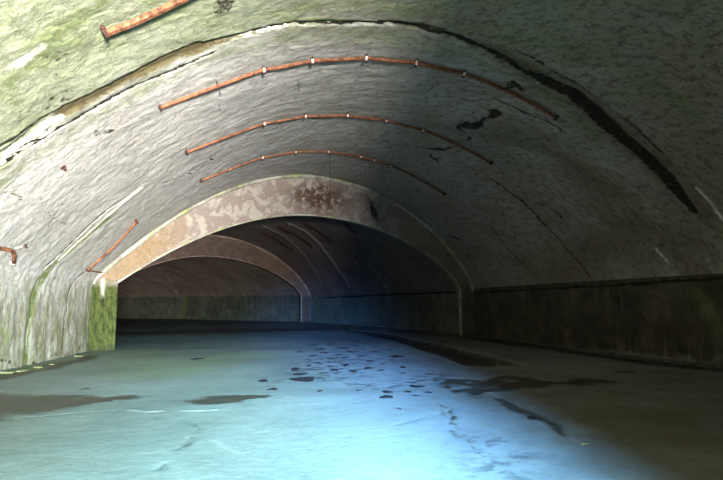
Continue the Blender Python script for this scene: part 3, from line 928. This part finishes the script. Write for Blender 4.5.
conduit('B', [(262, 232), (270, 235), (282, 242), (293, 250)], [(270, 235)], .10, 'dark conduit inside the second tunnel section, nearest the farther arch', group='dark conduits inside the second section', mat='dark_rust', brackets=False)
conduit('B', [(278, 225), (294, 233), (304, 239), (312, 246)], [(294, 233)], .09, 'dark conduit inside the second tunnel section, second from the farther arch', group='dark conduits inside the second section', mat='dark_rust', brackets=False)
conduit('B', [(304, 222), (316, 229), (332, 240)], [(316, 229)], .09, 'dark conduit inside the second tunnel section, third from the farther arch', group='dark conduits inside the second section', mat='dark_rust', brackets=False)
conduit('B', [(345, 223), (352, 228), (357, 232)], [], .06, 'short dark conduit inside the second tunnel section, rightmost of its row', group='dark conduits inside the second section', mat='dark_rust', brackets=False)

# bent rusty bar on the left wall
s_, q_ = locate(13, 249)
base = section_point(s_, q_)
el = thing('bent_pipe', 'red rusted pipe bent downwards at its end, on the left vault at the photo edge', 'pipe', base)
pp = [frame_at(*locate(x, y), .07) for x, y in ((-12, 245.5), (-4, 246.5), (4, 247.6), (9, 248.3), (12, 250), (12.2, 254), (11.5, 261))]


def tube(name, pts, r, mat, parent, base, m=10):
    pts = [np.asarray(p, float) for p in pts]; n = len(pts); V = []
    ref = np.array([.3, .2, 1.0])
    for i in range(n):
        t = pts[min(i + 1, n - 1)] - pts[max(i - 1, 0)]; t /= np.linalg.norm(t)
        a = np.cross(t, ref); a /= np.linalg.norm(a); b = np.cross(t, a)
        rr = r[i] if hasattr(r, '__len__') else r
        V += [pts[i] + (a * math.cos(k * 2 * math.pi / m) + b * math.sin(k * 2 * math.pi / m)) * rr for k in range(m)]
    Fc = [(i * m + j, i * m + (j + 1) % m, (i + 1) * m + (j + 1) % m, (i + 1) * m + j) for i in range(n - 1) for j in range(m)]
    Fc += [tuple(range(m))[::-1], tuple((n - 1) * m + j for j in range(m))]
    o = make_mesh(name, V, Fc, mat, parent)
    if base is not None: rebase(o, base)
    return o


tube('pipe', [f[0] for f in pp], .045, M['rust'], el, base)
f = frame_at(*locate(11.5, 262), .035)
V, Fc = box_at(f[0], (f[1], f[2], f[3]), (.06, .16, .07))
o = make_mesh('foot_plate', V, Fc, M['zinc'], el, smooth=False); rebase(o, base)
f = frame_at(*locate(2, 247.4), .03)
V, Fc = box_at(f[0], (f[1], f[2], f[3]), (.10, .05, .07))
o = make_mesh('bracket', V, Fc, M['dark_rust'], el, smooth=False); rebase(o, base)

# anchor stubs sticking out of the vault
for (x, y, r, lab, rod) in ((24, 246, .045, 'black anchor stub in the left vault just right of the bent red pipe', (14, 247)),
                            (63, 167, .05, 'dark square anchor stub alone on the pale left vault below the broad groove', None)):
    s_, q_ = locate(x, y); p, al, sd, nn = frame_at(s_, q_, 0)
    t = thing('anchor_stub', lab, 'anchor', p)
    V, Fc = join([box_at(p + nn * .012, (al, sd, nn), (r * 2.2, r * 2.2, .03)), box_at(p + nn * .05, (al, sd, nn), (r * 1.1, r * 1.1, .08))])
    o = make_mesh('plate', V, Fc, M['dark_rust'], t, smooth=False); rebase(o, p)
    if rod:
        a2 = frame_at(*locate(*rod), .03)[0]
        tube('rod', [p + nn * .03, (p + nn * .03 + a2) / 2, a2], .014, M['zinc'], t, p, 6)

# wire hanging from the third conduit
s_, q_ = locate(330, 150.5)
p, al, sd, nn = frame_at(s_, q_, .10)
wz = np.linspace(0, 1.38, 14)
wr = thing('hanging_wire', 'thin rusty wire hanging straight down from the lowest conduit in front of the portal', 'wire', p)
tube('wire', [p - np.array([0.012 * math.sin(z * 4), 0.01 * math.sin(z * 3), z]) for z in wz], .009, M['dark_rust'], wr, p, 6)
tube('hook', [p + np.array([.03 * math.cos(t), 0, .03 * math.sin(t)]) for t in np.linspace(-1.2, 3.4, 9)], .008, M['dark_rust'], wr, p, 6)

# ------------------------------------------------------------------ puddles on the floor
rng = np.random.default_rng(4)


def floor_h(x, y):
    return 0.012 * float(fbm(np.array([x / 3]), np.array([y / 3]), 3, 51)[0]) + 0.003 * float(fbm(np.array([x / .4]), np.array([y / .4]), 3, 52)[0])


def puddle(px, py, wpx, hpx, label, group=None):
    c = ground(px, py)
    rx = wpx / 2 * c[1] / F_PX
    y0 = ground(px, py + hpx / 2)[1]; y1 = ground(px, py - hpx / 2)[1]
    ry = (y1 - y0) / 2
    base = np.array([c[0], c[1], floor_h(c[0], c[1])])
    m = 40; ph = rng.uniform(0, 6.28, 4)
    V = [base * 0 + [0, 0, .007]]
    for fr, z in ((.5, .0068), (.88, .006), (.97, .004), (1.0, -.012)):
        for k in range(m):
            t = 2 * math.pi * k / m
            r = fr * (1 + .14 * math.sin(2 * t + ph[0]) + .10 * math.sin(3 * t + ph[1]) + .06 * math.sin(5 * t + ph[2]) + .035 * math.sin(9 * t + ph[3]))
            x_, y_ = math.cos(t) * rx * r, math.sin(t) * ry * r
            V.append(np.array([x_, y_, z + floor_h(base[0] + x_, base[1] + y_) - base[2]]))
    Fc = [(0, 1 + k, 1 + (k + 1) % m) for k in range(m)]
    for g in range(3):
        for k in range(m):
            a = 1 + g * m + k; b = 1 + g * m + (k + 1) % m
            Fc.append((a, a + m, b + m, b))
    o = make_mesh('puddle', V, Fc, M['water'])
    o.location = base
    o['label'] = label; o['category'] = 'puddle'
    if group: o['group'] = group
    return o


for a in ((386.5, 397, 14, 3.4, 'oval dark puddle in the middle of the lit floor, nearer of a close pair'),
          (387.5, 392, 11, 2.6, 'oval dark puddle in the middle of the lit floor, farther of a close pair'),
          (272.5, 389.5, 11, 2.2, 'small black puddle alone on the floor left of the brown stain'),
          (303, 379.5, 24, 5.0, 'wide brown-black puddle, largest in the cluster at the middle of the floor'),
          (300, 374, 14, 2.6, 'thin black puddle directly behind the widest brown-black one'),
          (295, 369, 9, 3.0, 'small brown puddle, rearmost of the three stacked at the cluster\'s left end'),
          (263, 381, 10, 2.8, 'faint brown puddle left of the cluster in the middle of the floor'),
          (417, 386.5, 14, 3.2, 'black puddle right of the oval pair, beside the cracked pale floor'),
          (408, 392, 8, 1.8, 'flat small puddle just right of the oval pair'),
          (416, 395.5, 8, 1.6, 'narrow puddle in front of the flat small one, right of the oval pair'),
          (428, 392.5, 9, 1.8, 'narrow puddle farthest right in the row beside the oval pair'),
          (359, 390.5, 5, 1.6, 'tiny puddle left of the oval pair'),
          (320, 391, 6, 1.4, 'tiny puddle in front of the widest brown-black puddle, to its right'),
          (346, 365, 7, 2.2, 'brownish puddle at the back of the speckled area of floor'),
          (397, 356.5, 14, 2.2, 'dark puddle beside the lit end of the floor drain'),
          (116, 399, 11, 2.4, 'small black puddle at the right tip of the large left stain'),
          (85, 389, 8, 1.6, 'faint dark puddle behind the large left stain'),
          (197, 359, 13, 1.8, 'thin dark puddle before the black mouth of the portal'),
          (534, 418, 16, 4.0, 'black puddle on the crack where the blue light ends'),
          (624, 372, 20, 1.8, 'long thin puddle on the dark right side of the floor')):
    puddle(*a)
for (x, y, w_, h_) in ((313, 356, 8, 1.4), (325, 353, 9, 1.4), (338, 355, 8, 1.3), (352, 352, 9, 1.4), (331, 359, 8, 1.4), (345, 358, 7, 1.3), (362, 356, 9, 1.4), (319, 349, 9, 1.1),
                       (344, 348, 10, 1.1), (371, 361, 9, 1.6), (318, 363, 8, 1.5), (335, 370, 9, 1.6), (353, 371, 9, 1.6), (368, 368, 9, 1.8), (381, 370, 7, 1.4), (402, 373, 6, 1.4), (403, 367, 7, 1.6),
                       (330, 366, 5, 1.2), (357, 346, 8, 1.0), (389, 350, 7, 1.1), (309, 366, 5, 1.3), (437, 381, 7, 1.4), (312, 345, 8, 1.0), (383, 364, 6, 1.2), (300, 352, 7, 1.1),
                       (375, 352, 8, 1.1), (428, 374, 8, 1.4), (399, 409, 5, 1.4), (449, 388, 6, 1.4)):
    puddle(x, y, w_, h_, 'tiny dark puddle in the scattering of wet spots across the lit middle floor', 'wet spots scattered on the lit floor')


# ------------------------------------------------------------------ fallen plaster at the wall feet, earth in the drain
def lump(name, px, py, size, mat, label, cat, group=None, flat=.35, dz=0.0):
    c = ground(px, py)
    n1, n2 = 7, 12
    V = []; sd = rng.integers(0, 999)
    ang = rng.uniform(0, 3.1)
    for i in range(n1 + 1):
        a = math.pi * i / n1
        for k in range(n2):
            t = 2 * math.pi * k / n2
            d = np.array([math.sin(a) * math.cos(t), math.sin(a) * math.sin(t), math.cos(a)])
            r = 1 + .32 * float(fbm(np.array([d[0] * 1.3 + d[2] * .7 + 5]), np.array([d[1] * 1.3 + 9 - d[2]]), 3, int(sd))[0])
            v = d * r * np.array(size) / 2
            V.append(np.array([v[0] * math.cos(ang) - v[1] * math.sin(ang), v[0] * math.sin(ang) + v[1] * math.cos(ang), max(v[2], -size[2] * .3)]))
    Fc = [(i * n2 + k, i * n2 + n2 + k, i * n2 + n2 + (k + 1) % n2, i * n2 + (k + 1) % n2) for i in range(n1) for k in range(n2)]
    zmin = min(v[2] for v in V)
    o = make_mesh(name, V, Fc, mat, smooth=False)
    o.location = (c[0], c[1], dz - zmin - .004 + floor_h(c[0], c[1]))
    o['label'] = label; o['category'] = cat
    if group: o['group'] = group
    return o


for (x, y, sx, sy, sz, lab) in ((5, 372.5, .55, .30, .06, 'flat yellow-green plaster slab at the left wall foot, nearest the camera'),
                                (22, 371, .40, .22, .05, 'flat yellow-green plaster slab second along the left wall foot'),
                                (38, 367.5, .38, .22, .05, 'flat pale plaster slab third along the left wall foot, by the mossy joint'),
                                (52, 364.5, .20, .15, .04, 'small plaster piece on the floor right of the mossy joint'),
                                (79, 356.5, .35, .22, .05, 'pale plaster piece lying at the wall foot in front of the mossy pier')):
    lump('plaster_slab', x, y, (sx, sy, sz), M['chip'], lab, 'rubble', 'fallen plaster along the left wall')
for (x, y, sz, lab) in ((612, 354.5, .13, 'small dark stone at the right wall foot, farthest into the tunnel'), (640, 358.5, .16, 'small dark stone at the right wall foot, second from the far end of its row'),
                        (668, 362, .13, 'small dark stone at the right wall foot, third from the far end of its row'), (685, 364.5, .12, 'small dark stone at the right wall foot, smallest of the near four'),
                        (700, 366, .2, 'largest dark stone at the foot of the black right wall'), (716, 368, .15, 'dark stone at the right wall foot, nearest the photo edge')):
    lump('rubble_stone', x, y, (sz * 1.4, sz, sz * .6), M['earth'], lab, 'rubble', 'stones at the right wall foot')
for (x, y, sx, sz, lab) in ((402, 344.5, .7, .14, 'dark clod of earth in the drain, farther of two'),
                        (498, 361.5, .35, .14, 'grey stone lying in the near end of the floor drain')):
    lump('rubble_stone', x, y, (sx, sx * .6, sz), M['earth'], lab, 'rubble', 'debris in the floor drain', dz=-.13)
lump('plaster_slab', 585, 444, (.10, .06, .02), M['chip'], 'tiny pale chip on the dark floor at the lower right', 'rubble')
